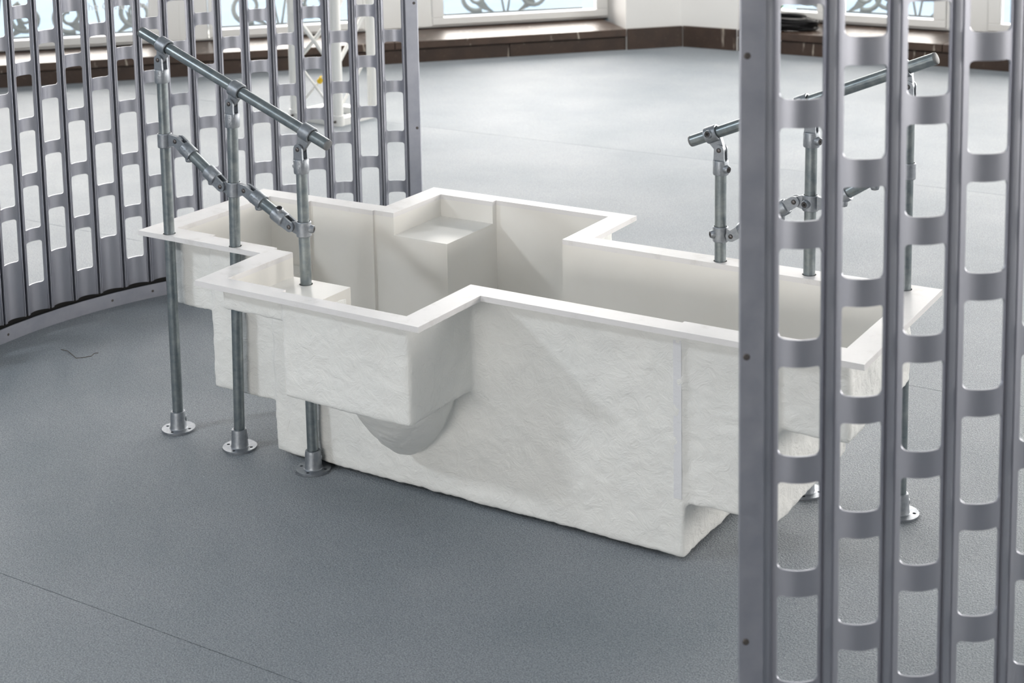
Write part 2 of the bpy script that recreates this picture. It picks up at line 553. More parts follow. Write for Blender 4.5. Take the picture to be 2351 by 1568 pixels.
window(TR, 1.55, 3.0, 1.72, 2.84, 'white framed window outside the picture on the straight wall')
window(TR, 3.0, 4.5, 3.16, 4.34, 'white framed window far right of the picture on the straight wall')
window(TR, 4.5, 6.9, 4.66, 6.74, 'last white framed window of the straight wall')
# daylight portals in the window openings
c = TL((4.0, 0.56, 1.5))
area('window_portal', c, c + WN, 7.2, 2.7, 1, portal=True)
c = TR((2.95, 0.56, 1.5))
area('window_portal', c, c + Vector((0, -1, 0)), 7.9, 2.7, 1, portal=True)

for T, q, lab in ((TB, RW, 'added white framed fill light window in the wall behind the camera'), (TS, SW, 'added white framed fill light window in the side wall far right')):
    WN_I[0] += 1
    a, b, z0, z1 = q
    w = empty('window_%d' % WN_I[0], T(((a + b) / 2, 0.1, z0)), kind='structure', label=lab, category='window')
    wpart('frame', [((a, 0.06, z0), (a + 0.05, 0.14, z1)), ((b - 0.05, 0.06, z0), (b, 0.14, z1)), ((a, 0.06, z0), (b, 0.14, z0 + 0.05)), ((a, 0.06, z1 - 0.05), (b, 0.14, z1))], T, MFRAME, w)
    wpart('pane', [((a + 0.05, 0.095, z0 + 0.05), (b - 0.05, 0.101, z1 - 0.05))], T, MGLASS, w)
    c = T(((a + b) / 2, 0.16, (z0 + z1) / 2))
    area('window_portal', c, T(((a + b) / 2, -1, (z0 + z1) / 2)), b - a, z1 - z0, 1, portal=True)
# outside
bm = B(); box(bm, (-60, -60, -3.7), (60, 80, -3.5))
obj('street_paving', bm, MOUT, kind='structure', label='pale blue paving far below the windows', category='paving')

# ------------------------------------------------------------------ wrought iron railings outside
def spiral(T, s, z, r, turns, a0, hand, off=0.86, n=34):
    out = []
    for i in range(n):
        t = i / (n - 1)
        a = a0 + hand * turns * 2 * PI * t
        rr = r * (1 - 0.82 * t)
        out.append(T((s + rr * math.cos(a), off, z + rr * math.sin(a))))
    return out
def railing(T, s0, s1, label):
    root = empty('iron_railing', T(((s0 + s1) / 2, 0.86, 0.10)), label=label, category='railing', group='wrought iron railings outside the windows')
    for z in (0.150, 1.0):
        bm = B(); box(bm, (s0, 0.851, z), (s1, 0.869, z + 0.012), T)
        obj('rail', bm, MIRON, root)
    bm = B(); box(bm, (s0, 0.655, 0.12), (s0 + 0.02, 0.869, 0.15), T); obj('bracket', bm, MIRON, root)
    bm = B(); box(bm, (s1 - 0.02, 0.655, 0.12), (s1, 0.869, 0.15), T); obj('bracket', bm, MIRON, root)
    n = max(1, round((s1 - s0) / 0.72))
    w = (s1 - s0) / n
    for i in range(n):
        c = s0 + w * (i + 0.5)
        for h in (-1, 1):
            bm = B(); tube(bm, T((c + h * 0.012, 0.86, 0.16)), T((c + h * 0.16, 0.86, 1.0)), 0.008, 8); obj('bar', bm, MIRON, root)
            bm = B(); sweep(bm, spiral(T, c + h * 0.205, 0.275, 0.105, 1.6, PI / 2 + h * PI / 2 + 1.2, h), lambda t: 0.017 * (1 - 0.5 * t), 8); obj('scroll', bm, MIRON, root)
            bm = B(); sweep(bm, spiral(T, c + h * 0.20, 0.60, 0.14, 1.5, -PI / 2, -h), lambda t: 0.016 * (1 - 0.5 * t), 8); obj('scroll', bm, MIRON, root)
            # leaf: flat pointed blade curling outward from the foot
            bm = B()
            L = [(0.03, 0.16), (0.07, 0.195), (0.10, 0.24), (0.085, 0.30), (0.12, 0.255), (0.155, 0.215), (0.12, 0.185), (0.07, 0.165)]
            plate(bm, [(c + h * (x + 0.05), z) for x, z in L], [], T((0, 0.856, 0)), T((1, 0.856, 0)) - T((0, 0.856, 0)), (0, 0, 1), T((0, 0.864, 0)) - T((0, 0.856, 0)), 1.0)
            obj('leaf', bm, MIRON, root)
    return root
railing(TL, 0.40, 1.46, 'wrought iron scroll railing outside the window nearest the pier')
railing(TL, 1.96, 2.90, 'wrought iron scroll railing outside the window behind the truss')
railing(TL, 3.20, 4.52, 'wrought iron scroll railing outside the lettered window')
railing(TR, -0.98, 0.10, 'wrought iron scroll railing outside the window behind the right fence')

# white vinyl lettering on the far left pane
me = text_mesh('The Other You', 0.066, 0.001)
xs = [q.co.x for q in me.vertices]
x0, x1 = min(xs), max(xs)
# photographed span: from the h (s 3.609) to the u (s 3.247)
fx = 0.405 / (x1 - x0)
for q in me.vertices:
    p = TL((3.245 + (x1 - q.co.x) * fx, 0.4655 - q.co.z, 0.374 + q.co.y * 1.05))
    q.co = p - TL((3.45, 0.4655, 0.35))
o = link('window_lettering', me, MLETTER, None, label='white vinyl lettering reading The Other You on the far left pane', category='lettering')
o.location = TL((3.45, 0.4655, 0.35))
bm = B(); box(bm, (-0.935, 0.428, 0.222), (-0.905, 0.4395, 0.240), TR)
obj('tape_strip', bm, MGREEN, None, label='small green tape scrap on the narrow window sash', category='tape')

# ------------------------------------------------------------------ black cable coil on the right sill
bm = B()
rnd = random.Random(3)
cc = Vector((-0.765, V0 + 0.165, 0.131))
root = empty('cable_coil', cc, label='coiled black cable lying on the brown sill under the narrow window', category='cable')
for k in range(24):
    bm = B()
    rx = 0.165 + rnd.uniform(-0.07, 0.045)
    ry = 0.125 + rnd.uniform(-0.055, 0.02)
    ox, oy = rnd.uniform(-0.02, 0.02), rnd.uniform(-0.015, 0.015)
    z0 = 0.0085 + 0.0024 * k
    tl, ta = rnd.uniform(0.0, 0.016), rnd.uniform(0, 6.3)
    pts = [cc + Vector((ox + rx * math.cos(a), oy + ry * math.sin(a), z0 + tl * (1 + math.sin(a + ta)))) for a in [2 * PI * i / 40 for i in range(40)]]
    sweep(bm, pts, 0.0078, 7, True)
    obj('cable_loop', bm, MCABLE, root, smooth=60)

# ------------------------------------------------------------------ white truss tower
tr_l = [(-1.870, 3.175), (-1.845, 3.425), (-2.165, 3.205), (-2.140, 3.455)]
root = empty('truss_tower', (-2.0, 3.31, 0), label='white tubular truss tower standing behind the left fence', category='truss')
for x, y in tr_l:
    bm = B()
    lathe(bm, (x, y, 0.0), (0, 0, 1), [(0, 0.031), (0.05, 0.031), (0.052, 0.0255), (2.3, 0.0255)], 16)
    obj('leg', bm, MTRUSS, root, smooth=40)
    bm = B(); lathe(bm, (x + 0.01, y - 0.036, 0.025), (0.2, -1, 0), [(0, 0.007), (0.008, 0.007), (0.010, 0.004)], 8)
    obj('bolt', bm, MSCREW, root)
for a, b in ((0, 1), (0, 2), (2, 3), (1, 3)):
    pa, pb = Vector((*tr_l[a], 0)), Vector((*tr_l[b], 0))
    dd = (pb - pa).normalized()
    nn = Vector((-dd.y, dd.x, 0))
    bm = B()
    vs = []
    box(bm, (0.0, -0.026, 0.0), ((pb - pa).length, 0.026, 0.036), lambda q, pa=pa, dd=dd, nn=nn: pa + dd * q[0] + nn * q[1] + Vector((0, 0, q[2])))
    obj('base_bar', bm, MTRUSS, root)
    for i, zc in enumerate((0.19, 0.42, 0.70, 1.0, 1.3, 1.6, 1.9)):
        hh = 0.12 if i < 2 else 0.14
        r = 0.0065 if i == 0 else 0.0105
        for h in ((-1, 1) if (a, b) == (0, 2) else (1,)):
            if (a, b) in ((2, 3), (1, 3)): continue
            bm = B()
            q0 = pa + dd * 0.02 + Vector((0, 0, zc - h * hh)) + nn * 0.011 * h
            q1 = pb - dd * 0.02 + Vector((0, 0, zc + h * hh)) + nn * 0.011 * h
            tube(bm, q0, q1, r, 10)
            bo = obj('brace', bm, MTRUSS, root, smooth=40)
            if i == 0 and (a, b) == (0, 2) and h == -1:
                tp = q0 + (q1 - q0) * 0.36
                bm = B(); tube(bm, tp, tp + (q1 - q0).normalized() * 0.03, 0.0145, 10)
                obj('tape_band', bm, MYEL, bo, label='yellow tape band')

# ------------------------------------------------------------------ roller shutter fences
PITCH = 0.08866
# slat profile seen from inside the curve: (x in pitches, y outward in metres)
HL, HR = 0.14, 0.80
def prof_pts():
    P = [(0.016, -0.004), (0.016, 0.001), (0.034, 0.0025), (0.050, 0.0015), (0.058, -0.0015), (0.082, -0.0015), (0.090, 0.0025), (0.115, 0.0050), (HL, 0.0065)]
    return P
def arc_y(x):
    xc, hw = 0.47, 0.33
    return 0.0065 + 0.0095 * (1 - ((x - xc) / hw) ** 2)
PR = [(HR, 0.0065), (0.83, 0.0050), (0.862, 0.0028), (0.870, -0.0012), (0.892, -0.0012), (0.900, 0.0025), (0.940, 0.0040), (0.970, 0.0062), (1.034, 0.0062), (1.038, 0.0040)]
ZT, ZB = 1.93, 0.053
TH = 0.0028
def slat_mesh(hb):
    """hb: lowest hole bottom; holes 0.132 high every 0.172."""
    bm = B()
    def strip(pts, zf):
        """pts: list of (x, y); zf(x) -> (zlo, zhi). Closed solid of thickness TH."""
        L = []
        n = len(pts)
        for i, (x, y) in enumerate(pts):
            a = pts[max(i - 1, 0)]; b = pts[min(i + 1, n - 1)]
            tx, ty = (b[0] - a[0]) * PITCH, b[1] - a[1]
            l = math.hypot(tx, ty)
            nx, ny = -ty / l, tx / l
            z0, z1 = zf(x)
            X = (x - 0.5) * PITCH
            L.append([bm.verts.new((X, y, z0)), bm.verts.new((X, y, z1)), bm.verts.new((X + nx * TH, y + ny * TH, z1)), bm.verts.new((X + nx * TH, y + ny * TH, z0))])
        for A, C in zip(L, L[1:]):
            for k in range(4):
                bm.faces.new((A[k], C[k], C[(k + 1) % 4], A[(k + 1) % 4]))
        bm.faces.new(L[0][::-1]); bm.faces.new(L[-1])
    strip(prof_pts(), lambda x: (ZB, ZT))
    strip(PR, lambda x: (ZB, ZT))
    R = 0.0075
    rx = R / PITCH
    xs = [HL + rx * t for t in (0, 0.12, 0.35, 0.65, 1.0)]
    xs = xs + [xs[-1] + (HR - rx - xs[-1]) * i / 8 for i in range(1, 8)] + [HR - rx * t for t in (1.0, 0.65, 0.35, 0.12, 0)]
    pts = [(x, arc_y(x)) for x in xs]
    def rnd_(x):
        dx = min(x - HL, HR - x) * PITCH
        if dx >= R: return 0.0
        return R - math.sqrt(max(0, R * R - (R - dx) ** 2))
    zb = hb
    strip(pts, lambda x: (ZB, zb + rnd_(x)))
    while zb + 0.172 < ZT - 0.05:
        t0, t1 = zb + 0.132, zb + 0.172
        strip(pts, lambda x: (t0 - rnd_(x), t1 + rnd_(x)))
        zb += 0.172
    strip(pts, lambda x: (min(zb + 0.132, ZT - 0.01) - rnd_(x), ZT))
    bmesh.ops.remove_doubles(bm, verts=bm.verts[:], dist=1e-6)
    bmesh.ops.recalc_face_normals(bm, faces=bm.faces[:])
    me = bpy.data.meshes.new('slat')
    bm.to_mesh(me); bm.free()
    for p in me.polygons: p.use_smooth = True
    me.set_sharp_from_angle(angle=math.radians(38))
    me.materials.append(MALU)
    return me
SLATS = [slat_mesh(0.227), slat_mesh(0.141)]

def curved_bar(bm, cx, cy, r0, r1, a0, a1, z0, z1, n):
    rows = []
    for i in range(n + 1):
        a = a0 + (a1 - a0) * i / n
        c, s = math.cos(a), math.sin(a)
        rows.append([bm.verts.new((cx + r * c, cy + r * s, z)) for r, z in ((r0, z0), (r1, z0), (r1, z1), (r0, z1))])
    for A, C in zip(rows, rows[1:]):
        for k in range(4):
            bm.faces.new((A[k], A[(k + 1) % 4], C[(k + 1) % 4], C[k]))
    bm.faces.new(rows[0][::-1]); bm.faces.new(rows[-1])

def fence(cx, cy, r, t0, dt, k0, k1, ke, pw, zoff, screws, par, label, inside):
    """slats k0..k1 (seam indices); end post starts at seam ke and is pw pitches wide."""
    am = t0 + dt * (k0 + k1) / 2
    root = empty('slatted_fence', (cx + r * math.cos(am), cy + r * math.sin(am), 0), label=label, category='fence', group='curved fences of perforated shutter slats')
    base = wloc(root)
    for k in range(k0, k1):
        a = t0 + dt * (k + 0.5)
        o = bpy.data.objects.new('slat', SLATS[(k + par) % 2])
        COL.objects.link(o)
        o.parent = root
        er = Vector((math.cos(a), math.sin(a), 0))
        # x axis runs clockwise as seen from inside (left to right), y outward
        ex = Vector((math.sin(a), -math.cos(a), 0))
        R3 = Matrix((ex, er, Vector((0, 0, 1)))).transposed()
        o.rotation_euler = R3.to_euler()
        o.location = Vector((cx, cy, zoff)) + er * (r - 0.001) - base
    a0, a1 = t0 + dt * k0, t0 + dt * k1
    n = 6 * abs(k1 - k0)
    bm = B(); curved_bar(bm, cx, cy, r - 0.0085, r - 0.0045, a0, a1, 0.0, 0.0445, n); bt = obj('bottom_track', bm, MALUB, root, smooth=30)
    bm = B(); curved_bar(bm, cx, cy, r - 0.0085, r - 0.0045, a0, a1, ZT - 0.03, ZT + 0.012 + zoff, n); obj('top_track', bm, MALUB, root, smooth=30)
    bm = B(); curved_bar(bm, cx, cy, r - 0.0045, r + 0.026, a0, a1, 0.0, 0.004, n); obj('track_foot', bm, MALUB, root, smooth=30)
    bm = B(); curved_bar(bm, cx, cy, r + 0.0205, r + 0.0255, a0, a1, 0.004, 0.066, n); obj('track_gap_shade', bm, MBLACK, root, smooth=30)  # black strip paints the shade in the gap under the slats
    for q in (0.2, 0.42, 0.5, 0.62, 0.85):
        a = a0 + (a1 - a0) * q
        e = Vector((math.cos(a), math.sin(a), 0))
        bm = B(); lathe(bm, Vector((cx, cy, 0.022)) + e * (r - 0.0083), -e, [(0, 0.0042), (0.0008, 0.0042), (0.0012, 0.003)], 10)
        obj('screw', bm, MSCREW, bt)
    # end post
    a = t0 + dt * (ke + pw / 2 * (1 if ke >= k1 else -1))
    er = Vector((math.cos(a), math.sin(a), 0)); ex = Vector((math.sin(a), -math.cos(a), 0))
    hw = pw * PITCH / 2 - 0.0006
    T = lambda q: Vector((cx, cy, 0)) + er * (r + q[1]) + ex * q[0] + Vector((0, 0, q[2]))
    f0, f1 = (-0.012, 0.004) if inside else (0.0100, 0.0220)
    bm = B(); box(bm, (-hw + (0.0 if inside else 0.004), f0, 0.0), (hw, f1, ZT + 0.03), T, 0.0012)
    post = obj('end_post', bm, MALUB, root)
    side = 1 if ke >= k1 else -1
    face = f0 if inside else f1
    for z in screws:
        bm = B(); lathe(bm, T((side * hw * 0.5, face, z)), -er if inside else er, [(0, 0.0048), (0.0010, 0.0048), (0.0016, 0.0034)], 12)
        obj('screw', bm, MSCREW, post)
    return root
LCX, LCY, LR, LT0, LDT = 0.3706, 0.3329, 1.2097, 3.2027, -0.07329
fence(LCX, LCY, LR, LT0, LDT, -4, 16, 16, 0.46, 0.0, [0.0755, 0.4997, 0.9217, 1.345, 1.77], 0, 'curved grey slatted metal fence on the left behind the basin', True)
# right fence: near the camera, seen from its outer side
RR_ = 1.9325
RT0 = -1.0149
RCX, RCY = 2.0547 - RR_ * math.cos(RT0), -0.7655 - RR_ * math.sin(RT0)
RDT = PITCH / RR_
# seam indices run the other way here: seam j lies at hole index k = j - 0.19 (counter-clockwise)
fence(RCX, RCY, RR_, RT0 - 0.19 * RDT + 10 * RDT, -RDT, 4, 10, 10, 0.45, 0.0098, [0.39, 0.8175, 1.2463, 1.675], 0, 'near grey slatted metal fence in the right foreground', False)

# ------------------------------------------------------------------ stepped cross-shaped basin
H = 0.52
basin = empty('stepped_basin', (0.96, 0.25, 0), label='white cross-shaped stepped fibreglass basin in the middle of the floor', category='basin')
outer = [(-0.0011, 0.0079), (0.4106, 0.0053), (0.4196, -0.2319), (1.0506, -0.2425), (1.0516, -0.0095), (1.9168, -0.0012),
         (1.9112, 0.5135), (1.0525, 0.5009), (1.0512, 0.7295), (0.4169, 0.7255), (0.4183, 0.4993), (0.0036, 0.4864)]
# inner wells: (u0, u1, v0, v1, floor)
WELL = [(0.0734, 0.205, 0.0714, 0.4320, 0.335), (0.205, 0.4157, 0.0590, 0.4440, 0.147), (0.4157, 1.512, 0.0470, 0.4515, 0.028),
        (1.512, 1.712, 0.0560, 0.4430, 0.148), (1.712, 1.857, 0.0680, 0.4330, 0.342),
        (0.4755, 0.648, -0.1840, 0.0470, 0.4600), (0.648, 0.989, -0.1980, 0.0470, 0.292),
        (0.4785, 0.647, 0.4515, 0.6700, 0.4595), (0.647, 0.991, 0.4515, 0.6880, 0.272)]
inner = [(0.0734, 0.0714), (0.205, 0.0714), (0.205, 0.0590), (0.4157, 0.0590), (0.4157, 0.0470), (0.4755, 0.0470), (0.4755, -0.1840), (0.648, -0.1840), (0.648, -0.1980),
         (0.989, -0.1980), (0.989, 0.0470), (1.512, 0.0470), (1.512, 0.0560), (1.712, 0.0560), (1.712, 0.0680), (1.857, 0.0680), (1.857, 0.4330), (1.712, 0.4330), (1.712, 0.4430),
         (1.512, 0.4430), (1.512, 0.4515), (0.991, 0.4515), (0.991, 0.6880), (0.647, 0.6880), (0.647, 0.6700), (0.4785, 0.6700), (0.4785, 0.4515), (0.4157, 0.4515), (0.4157, 0.4440),
         (0.205, 0.4440), (0.205, 0.4320), (0.0734, 0.4320)]
TRAD = 0.01345
POSTL = [((0.0890, 0.0268), (0.0930, 0.0240), 0.9662), ((0.3046, 0.0181), (0.3215, 0.0240), 0.8759), ((0.5465, 0.0098), (0.5345, 0.0200), 0.7873)]
POSTR = [((1.4000, 0.4728), (1.4030, 0.4760), 0.7844), ((1.6147, 0.4765), (1.6230, 0.4760), 0.873), ((1.8357, 0.4790), (1.8420, 0.4760), 0.9701)]
def at_z(post, z):
    (x0, y0), (x1, y1), zt = post
    t = z / zt
    return (x0 + (x1 - x0) * t, y0 + (y1 - y0) * t)
bm = B()
holes = [circ(*at_z(p, H), 0.0158, 20) for p in (POSTL[0], POSTL[1])] + [circ(*at_z(p, H), 0.0158, 20) for p in POSTR]
rim_inner = [(x, y) for x, y in inner]
# the wells are wider than the post holes allow on the far side: keep a lip under each post
plate(bm, outer, [rim_inner] + holes, (0, 0, H - 0.0125), (1, 0, 0), (0, 1, 0), (0, 0, 1), 0.0125)
es = [e for e in bm.edges if len(e.link_faces) == 2 and e.calc_face_angle(0) > 1.2]
bmesh.ops.bevel(bm, geom=es, offset=0.0012, segments=1, affect='EDGES')
obj('rim', bm, MRIM, basin, label='flat white rim plate')

# inner lining: treads and walls from the well grid
us = sorted(set([w[0] for w in WELL] + [w[1] for w in WELL]))
vs_ = sorted(set([w[2] for w in WELL] + [w[3] for w in WELL]))
def cell(i, j):
    if i < 0 or j < 0 or i >= len(us) - 1 or j >= len(vs_) - 1: return None
    cu, cv = (us[i] + us[i + 1]) / 2, (vs_[j] + vs_[j + 1]) / 2
    z = None
    for w in WELL:
        if w[0] < cu < w[1] and w[2] < cv < w[3]:
            z = w[4] if z is None else min(z, w[4])
    return z
ZW = H - 0.0125
wall_bm = B()
P3S = at_z(POSTL[2], 0.46)
for i in range(len(us) - 1):
    for j in range(len(vs_) - 1):
        z = cell(i, j)
        if z is None: continue
        for di, dj in ((1, 0), (-1, 0), (0, 1), (0, -1)):
            z2 = cell(i + di, j + dj)
            zz = ZW if z2 is None else z2 - 0.006
            if zz <= z + 1e-6: continue
            if di:
                x = us[i + 1] if di > 0 else us[i]
                q = [(x, vs_[j], z), (x, vs_[j + 1], z), (x, vs_[j + 1], zz), (x, vs_[j], zz)]
            else:
                y = vs_[j + 1] if dj > 0 else vs_[j]
                q = [(us[i], y, z), (us[i + 1], y, z), (us[i + 1], y, zz), (us[i], y, zz)]
            wall_bm.faces.new([wall_bm.verts.new(c) for c in q])
bmesh.ops.remove_doubles(wall_bm, verts=wall_bm.verts[:], dist=1e-5)
obj('inner_wall', wall_bm, MGEL, basin)
for k, w in enumerate(WELL):
    bm = B()
    hol = [circ(P3S[0], P3S[1], 0.0160, 20)] if k == 5 else []
    plate(bm, [(w[0], w[2]), (w[1], w[2]), (w[1], w[3]), (w[0], w[3])], hol, (0, 0, w[4] - 0.006), (1, 0, 0), (0, 1, 0), (0, 0, 1), 0.006)
    obj('tread' if k != 2 else 'well_floor', bm, MGEL, basin)

# rough outer shell: boxes fused by voxel remesh, open at the top
SHELL = [(0.062, 0.216, 0.0600, 0.4440, 0.320), (0.199, 0.424, 0.0475, 0.4560, 0.129), (0.410, 1.520, 0.0345, 0.4585, 0.010),
         (1.500, 1.722, 0.0440, 0.4550, 0.130), (1.690, 1.868, 0.0560, 0.4450, 0.325),
         (0.4660, 0.665, -0.1940, 0.0700, 0.4475), (0.650, 1.000, -0.2085, 0.0700, 0.277),
         (0.4680, 0.665, 0.430, 0.6800, 0.4475), (0.640, 1.000, 0.430, 0.6990, 0.258)]
bm = B()
for (a, b, c, d, z) in SHELL:
    box(bm, (a, c, z), (b, d, 0.512))
# rounded drain housing under the front arm
def blob(rings):
    seg = 24
    R_ = [[bm.verts.new((cx + r * math.cos(2 * PI * i / seg), cy + r * math.sin(2 * PI * i / seg), z)) for i in range(seg)] for cx, cy, z, r in rings]
    for A, C in zip(R_, R_[1:]):
        for i in range(seg):
            bm.faces.new((A[i], A[(i + 1) % seg], C[(i + 1) % seg], C[i]))
    bm.faces.new(R_[0][::-1]); bm.faces.new(R_[-1])
blob([(0.855, -0.03, 0.34, 0.130), (0.855, -0.045, 0.285, 0.128), (0.850, -0.032, 0.235, 0.112), (0.842, -0.014, 0.185, 0.090), (0.832, 0.004, 0.140, 0.062), (0.824, 0.016, 0.108, 0.030)])
bmesh.ops.recalc_face_normals(bm, faces=bm.faces[:])
me = bpy.data.meshes.new('shell_tmp')
bm.to_mesh(me); bm.free()
so = bpy.data.objects.new('shell_tmp', me)
COL.objects.link(so)
rm = so.modifiers.new('r', 'REMESH'); rm.mode = 'VOXEL'; rm.voxel_size = 0.0055
sm = so.modifiers.new('s', 'SMOOTH'); sm.factor = 0.5; sm.iterations = 7
for nm, sz, st, mid in (('d1', 0.07, 0.0085, 0.55), ('d2', 0.018, 0.0030, 0.5)):
    tx = bpy.data.textures.new(nm, 'CLOUDS'); tx.noise_scale = sz; tx.noise_depth = 3
    dm = so.modifiers.new(nm, 'DISPLACE'); dm.texture = tx; dm.texture_coords = 'LOCAL'; dm.strength = st; dm.mid_level = mid
dg = bpy.context.evaluated_depsgraph_get()
me2 = bpy.data.meshes.new_from_object(so.evaluated_get(dg))
bpy.data.objects.remove(so)
bm = B(); bm.from_mesh(me2)
kill = [f for f in bm.faces if f.calc_center_median().z > 0.503]
bmesh.ops.delete(bm, geom=kill, context='FACES')
for q in bm.verts:
    q.co.z = min(q.co.z, 0.5075)
    q.co.z = max(q.co.z, 0.004)
obj('outer_shell', bm, MFIB, basin, smooth=180, label='rough white fibreglass underside')

MTAPE = mat('grey_laminating_tape', (0.76, 0.77, 0.80), 0.45)
v = coords(MTAPE)
lk(MTAPE, bump(MTAPE, noise(MTAPE, v, 70, 5, 0.65), 0.5, 0.003), bsdf(MTAPE).inputs['Normal'])
bm = B(); box(bm, (1.496, 0.0342, 0.140), (1.515, 0.0375, 0.485), None, 0.001)
obj('seam_tape', bm, MTAPE, basin, label='pale grey tape over the seam of the basin side')

# ------------------------------------------------------------------ handrails of key-clamp tube
EY = Vector((0, 1, 0))
def emboss(parent, P, d, side, rows):
    """wrap raised letters round a socket: axis d from P, reading along the axis on the camera side."""
    d = Vector(d).normalized()
    e1 = -EY
    e2 = d.cross(e1).normalized()
    for s, size, ang, tpos in rows:
        me = text_mesh(s, size, 0.0012)
        for q in me.vertices:
            t = tpos + q.co.x
            a = ang + q.co.y / 0.0188
            rr = 0.0186 + q.co.z
            q.co = Vector(P) + d * t + (e1 * math.cos(a) + e2 * math.sin(a)) * rr - wloc(parent)
        o = link('raised_lettering', me, MCAST, parent)

def setscrew(parent, P, n, base_r):
    n = Vector(n).normalized()
    bm = B(); lathe(bm, Vector(P) + n * (base_r - 0.004), n, [(0, 0.0105), (0.006, 0.0098), (0.0105, 0.0082), (0.0115, 0.0070), (0.0085, 0.0062)], 18)
    o = obj('set_screw_boss', bm, MCAST, parent, smooth=40)
    bm = B(); lathe(bm, Vector(P) + n * (base_r + 0.0030), n, [(0, 0.0061), (0.0036, 0.0061), (0.0036, 0.0040), (0.0005, 0.0038)], 12)
    return o

def hexhole(parent, P, n, base_r):
    n = Vector(n).normalized()
    bm = B(); lathe(bm, Vector(P) + n * (base_r + 0.0040), n, [(0, 0.0060), (0.0036, 0.0058), (0.0036, 0.0040), (0.0038, 0.0040)], 6)
    obj('set_screw', bm, MPIN, parent)
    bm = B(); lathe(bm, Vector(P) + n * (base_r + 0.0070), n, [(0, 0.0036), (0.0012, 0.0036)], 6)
    obj('hex_socket_shade', bm, MBLACK, parent)  # black disc in place of the shaded hex hollow

def fork(root, P, d, screw_n, letters=True):
    """swivel socket: pin at P, pipe leaves along d."""
    P = Vector(P); d = Vector(d).normalized()
    w = EY.cross(d).normalized()
    bm = B()
    for s in (-1, 1):
        loop = circ(0, 0, 0.0125, 15, PI / 2, 3 * PI / 2) + [(0.020, -0.0130), (0.031, -0.0150), (0.031, 0.0150), (0.020, 0.0130)]
        O = P + EY * (0.0068 if s > 0 else -0.0118)
        plate(bm, loop, [], O, d, w, EY, 0.0050)
    lathe(bm, P + d * 0.0235, d, [(0, 0.0150), (0.0015, 0.0172), (0.004, 0.0182), (0.032, 0.0184), (0.0350, 0.0176), (0.0350, 0.0140), (0.030, 0.0138)], 32)
    o = obj('swivel_socket', bm, MCAST, root, smooth=22)
    # pin heads
    bm = B()
    for s in (-1, 1):
        lathe(bm, P + EY * s * 0.0116, EY * s, [(0, 0.0058), (0.0016, 0.0055), (0.0030, 0.0040), (0.0036, 0.0012)], 14)
    lathe(bm, P - EY * 0.0118, EY, [(0, 0.0040), (0.0236, 0.0040)], 10)
    obj('pin', bm, MPIN, o, smooth=50)
    if screw_n is not None:
        setscrew(o, P + d * 0.0435, screw_n, 0.0182)
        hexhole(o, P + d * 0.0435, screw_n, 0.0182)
    if letters:
        emboss(o, P + d * 0.0235, d, 1, [('KEE KLAMP', 0.0056, -0.36, 0.0175), ('5', 0.0064, -0.72, 0.0185)])
    return o

def collar(root, P, axis, pins, screw_n=None, R=0.0182, L=0.036):
    """ring clamped on a tube at P (axis), with a tongue to each pin."""
    P = Vector(P); a = Vector(axis).normalized()
    bm = B()
    lathe(bm, P - a * L / 2, a, [(0.004, 0.0136), (0.0035, 0.0152), (0, 0.0154), (0, R - 0.0012), (0.0018, R), (L - 0.0018, R), (L, R - 0.0012), (L, 0.0154), (L - 0.0035, 0.0152), (L - 0.004, 0.0136)], 32, close=False)
    for pin in pins:
        pin = Vector(pin)
        r = pin - P
        r -= a * r.dot(a) * 0.0
        Lp = r.length
        d = r.normalized()
        w = EY.cross(d).normalized()
        loop = [(0.012, -0.0165), (0.019, -0.0155), (Lp - 0.004, -0.0115)] + circ(Lp, 0, 0.0110, 11, -PI / 2, PI / 2) + [(Lp - 0.004, 0.0115), (0.019, 0.0155), (0.012, 0.0165)]
        plate(bm, loop, [], P - EY * 0.0058, d, w, EY, 0.0116)
    o = obj('swivel_collar', bm, MCAST, root, smooth=22)
    if screw_n is not None:
        setscrew(o, P, screw_n, 0.0182)
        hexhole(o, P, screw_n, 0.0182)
    return o

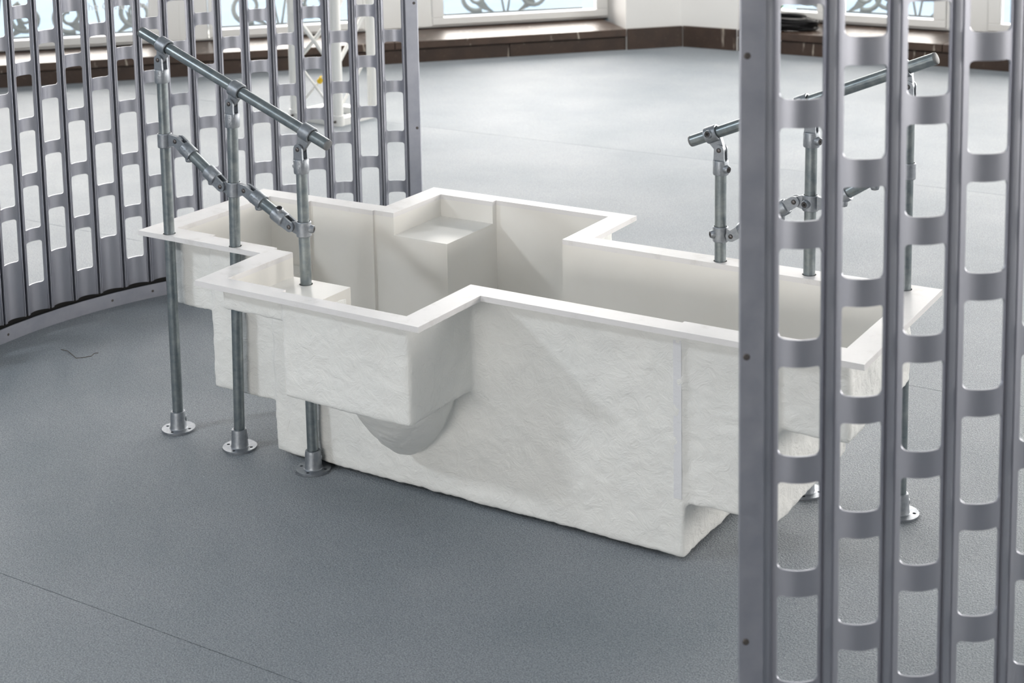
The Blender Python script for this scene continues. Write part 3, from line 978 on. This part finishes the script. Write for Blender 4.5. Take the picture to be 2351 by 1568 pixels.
def handrail(name_label, posts, e0, e1, railv, mids, ring_sc, sock_sc, col_sc, mid_sc):
    root = empty('handrail', (posts[1][0][0], posts[1][0][1], 0), label=name_label, category='handrail', group='galvanised handrails standing through the basin rim')
    E0, E1 = Vector((e0[0], railv, e0[1])), Vector((e1[0], railv, e1[1]))
    rd = (E1 - E0).normalized()
    bm = B(); tube(bm, E0 + rd * 0.006, E1 - rd * 0.006, TRAD, 28)
    rail = obj('top_rail', bm, MTUBE, root, smooth=40)
    for q, s in ((E0, 1), (E1, -1)):
        bm = B(); lathe(bm, q, rd * s, [(0, 0.0105), (0.0012, 0.0128), (0.0055, 0.0136), (0.0062, 0.0128), (0.014, 0.0120)], 24)
        obj('end_cap', bm, MCAP, rail, smooth=40)
    for i, p in enumerate(posts):
        (x0, y0), (x1, y1), zp = p
        zt = zp - 0.034
        a = Vector((x0, y0, 0.012)); b = Vector((*at_z(p, zt), zt))
        bm = B(); tube(bm, a, b, TRAD, 28)
        po = obj('post', bm, MTUBE, root, smooth=40)
        # base flange
        bm = B()
        plate(bm, circ(x0, y0, 0.0425, 40), [circ(x0 + 0.0315 * math.cos(q), y0 + 0.0315 * math.sin(q), 0.0042, 10) for q in (0.25, 1.82, 3.39, 4.96)], (0, 0, 0.0004), (1, 0, 0), (0, 1, 0), (0, 0, 1), 0.0052)
        lathe(bm, (x0, y0, 0.0040), (0, 0, 1), [(0, 0.0255), (0.003, 0.0222), (0.008, 0.0208), (0.040, 0.0192), (0.0455, 0.0180), (0.0465, 0.0160), (0.0465, 0.0138), (0.042, 0.0137)], 32)
        fo = obj('base_flange', bm, MCAST, root, smooth=22)
        n = Vector((0.75, 0.66, 0))
        setscrew(fo, (x0, y0, 0.030), n, 0.0135)
        # top joint: pin on the camera side plane, ring on the rail above it
        P = Vector((p[1][0], p[1][1], zp))
        # nearest rail point, shifted a little along the rail
        tt = (P - E0).dot(rd)
        near = E0 + rd * tt
        ring = near + rd * ring_sc[i][1]
        d = Vector((*at_z(p, 0.0), 0.0)) - Vector((*at_z(p, 1.0), 1.0))
        fork(root, P, d, sock_sc[i])
        P2 = Vector((P.x, railv, P.z))
        collar(root, ring, rd, [P], ring_sc[i][0], 0.0198, 0.031)
        # mid collar with its pins
        cz, pins = mids[i]
        cxy = at_z(p, cz)
        C0 = Vector((cxy[0], cxy[1], cz))
        pw = [Vector((q[0], cxy[1], q[1])) for q in pins if q]
        collar(root, C0, Vector((*at_z(p, 1.0), 1.0)) - Vector((*at_z(p, 0.0), 0.0)), pw, col_sc[i])
        mids[i] = (cz, pins, cxy[1])
    for i in range(2):
        a = mids[i][1][1]; b = mids[i + 1][1][0]
        A = Vector((a[0], mids[i][2], a[1])); Bq = Vector((b[0], mids[i + 1][2], b[1]))
        d = (Bq - A).normalized()
        fork(root, A, d, mid_sc[i][0])
        fork(root, Bq, -d, mid_sc[i][1], False)
        bm = B(); tube(bm, A + d * 0.036, Bq - d * 0.036, TRAD, 28)
        obj('mid_rail', bm, MTUBE, root, smooth=40)
    return root
dn = Vector((0.15, -0.2, -1))
handrail('galvanised tube handrail sloping down to the right over the left arm of the basin', POSTL, (0.029, 1.0325), (0.6172, 0.802), 0.023,
         [(0.761, [None, (0.1375, 0.7640)]), (0.6632, [(0.2830, 0.6670), (0.3590, 0.6660)]), (0.5945, [(0.5010, 0.5965), None])],
         [(None, 0.0), (None, 0.004), (None, 0.004)], [Vector((-1, 0.35, 0)), Vector((-1, 0.35, 0)), Vector((-1, 0.25, 0))],
         [None, None, Vector((1, 0.4, 0))], [(dn, dn), (dn, Vector((0.35, -0.35, 1)))])
handrail('galvanised tube handrail sloping up to the right over the right arm of the basin', POSTR, (1.3256, 0.7952), (1.9013, 1.0358), 0.476,
         [(0.585, [None, (1.4330, 0.5850)]), (0.6864, [(1.5860, 0.6857), (1.6600, 0.6890)]), (0.7848, [(1.8040, 0.7830), None])],
         [(Vector((-0.1, -1, 0.15)), -0.006), (Vector((-0.1, -1, 0.2)), -0.004), (Vector((-0.1, -1, 0.2)), 0.0)],
         [Vector((1, -0.35, 0)), Vector((1, -0.35, 0)), Vector((1, -0.35, 0))],
         [Vector((-0.75, -0.75, 0)), Vector((-0.2, -1, 0)), Vector((-0.6, -0.8, 0))], [(dn, dn), (dn, dn)])

# loose thread on the floor by the left fence
pts = [(-0.6346, 0.2878), (-0.609, 0.2896), (-0.5391, 0.2589), (-0.5221, 0.2765), (-0.5134, 0.2936), (-0.523, 0.3128), (-0.5144, 0.3217)]
bm = B(); sweep(bm, [(x, y, 0.0010) for x, y in pts], 0.0008, 6)
obj('loose_thread', bm, mat('brown_thread', (0.10, 0.075, 0.055), 0.9), None, label='short brown loose thread lying on the floor near the left fence', category='thread')
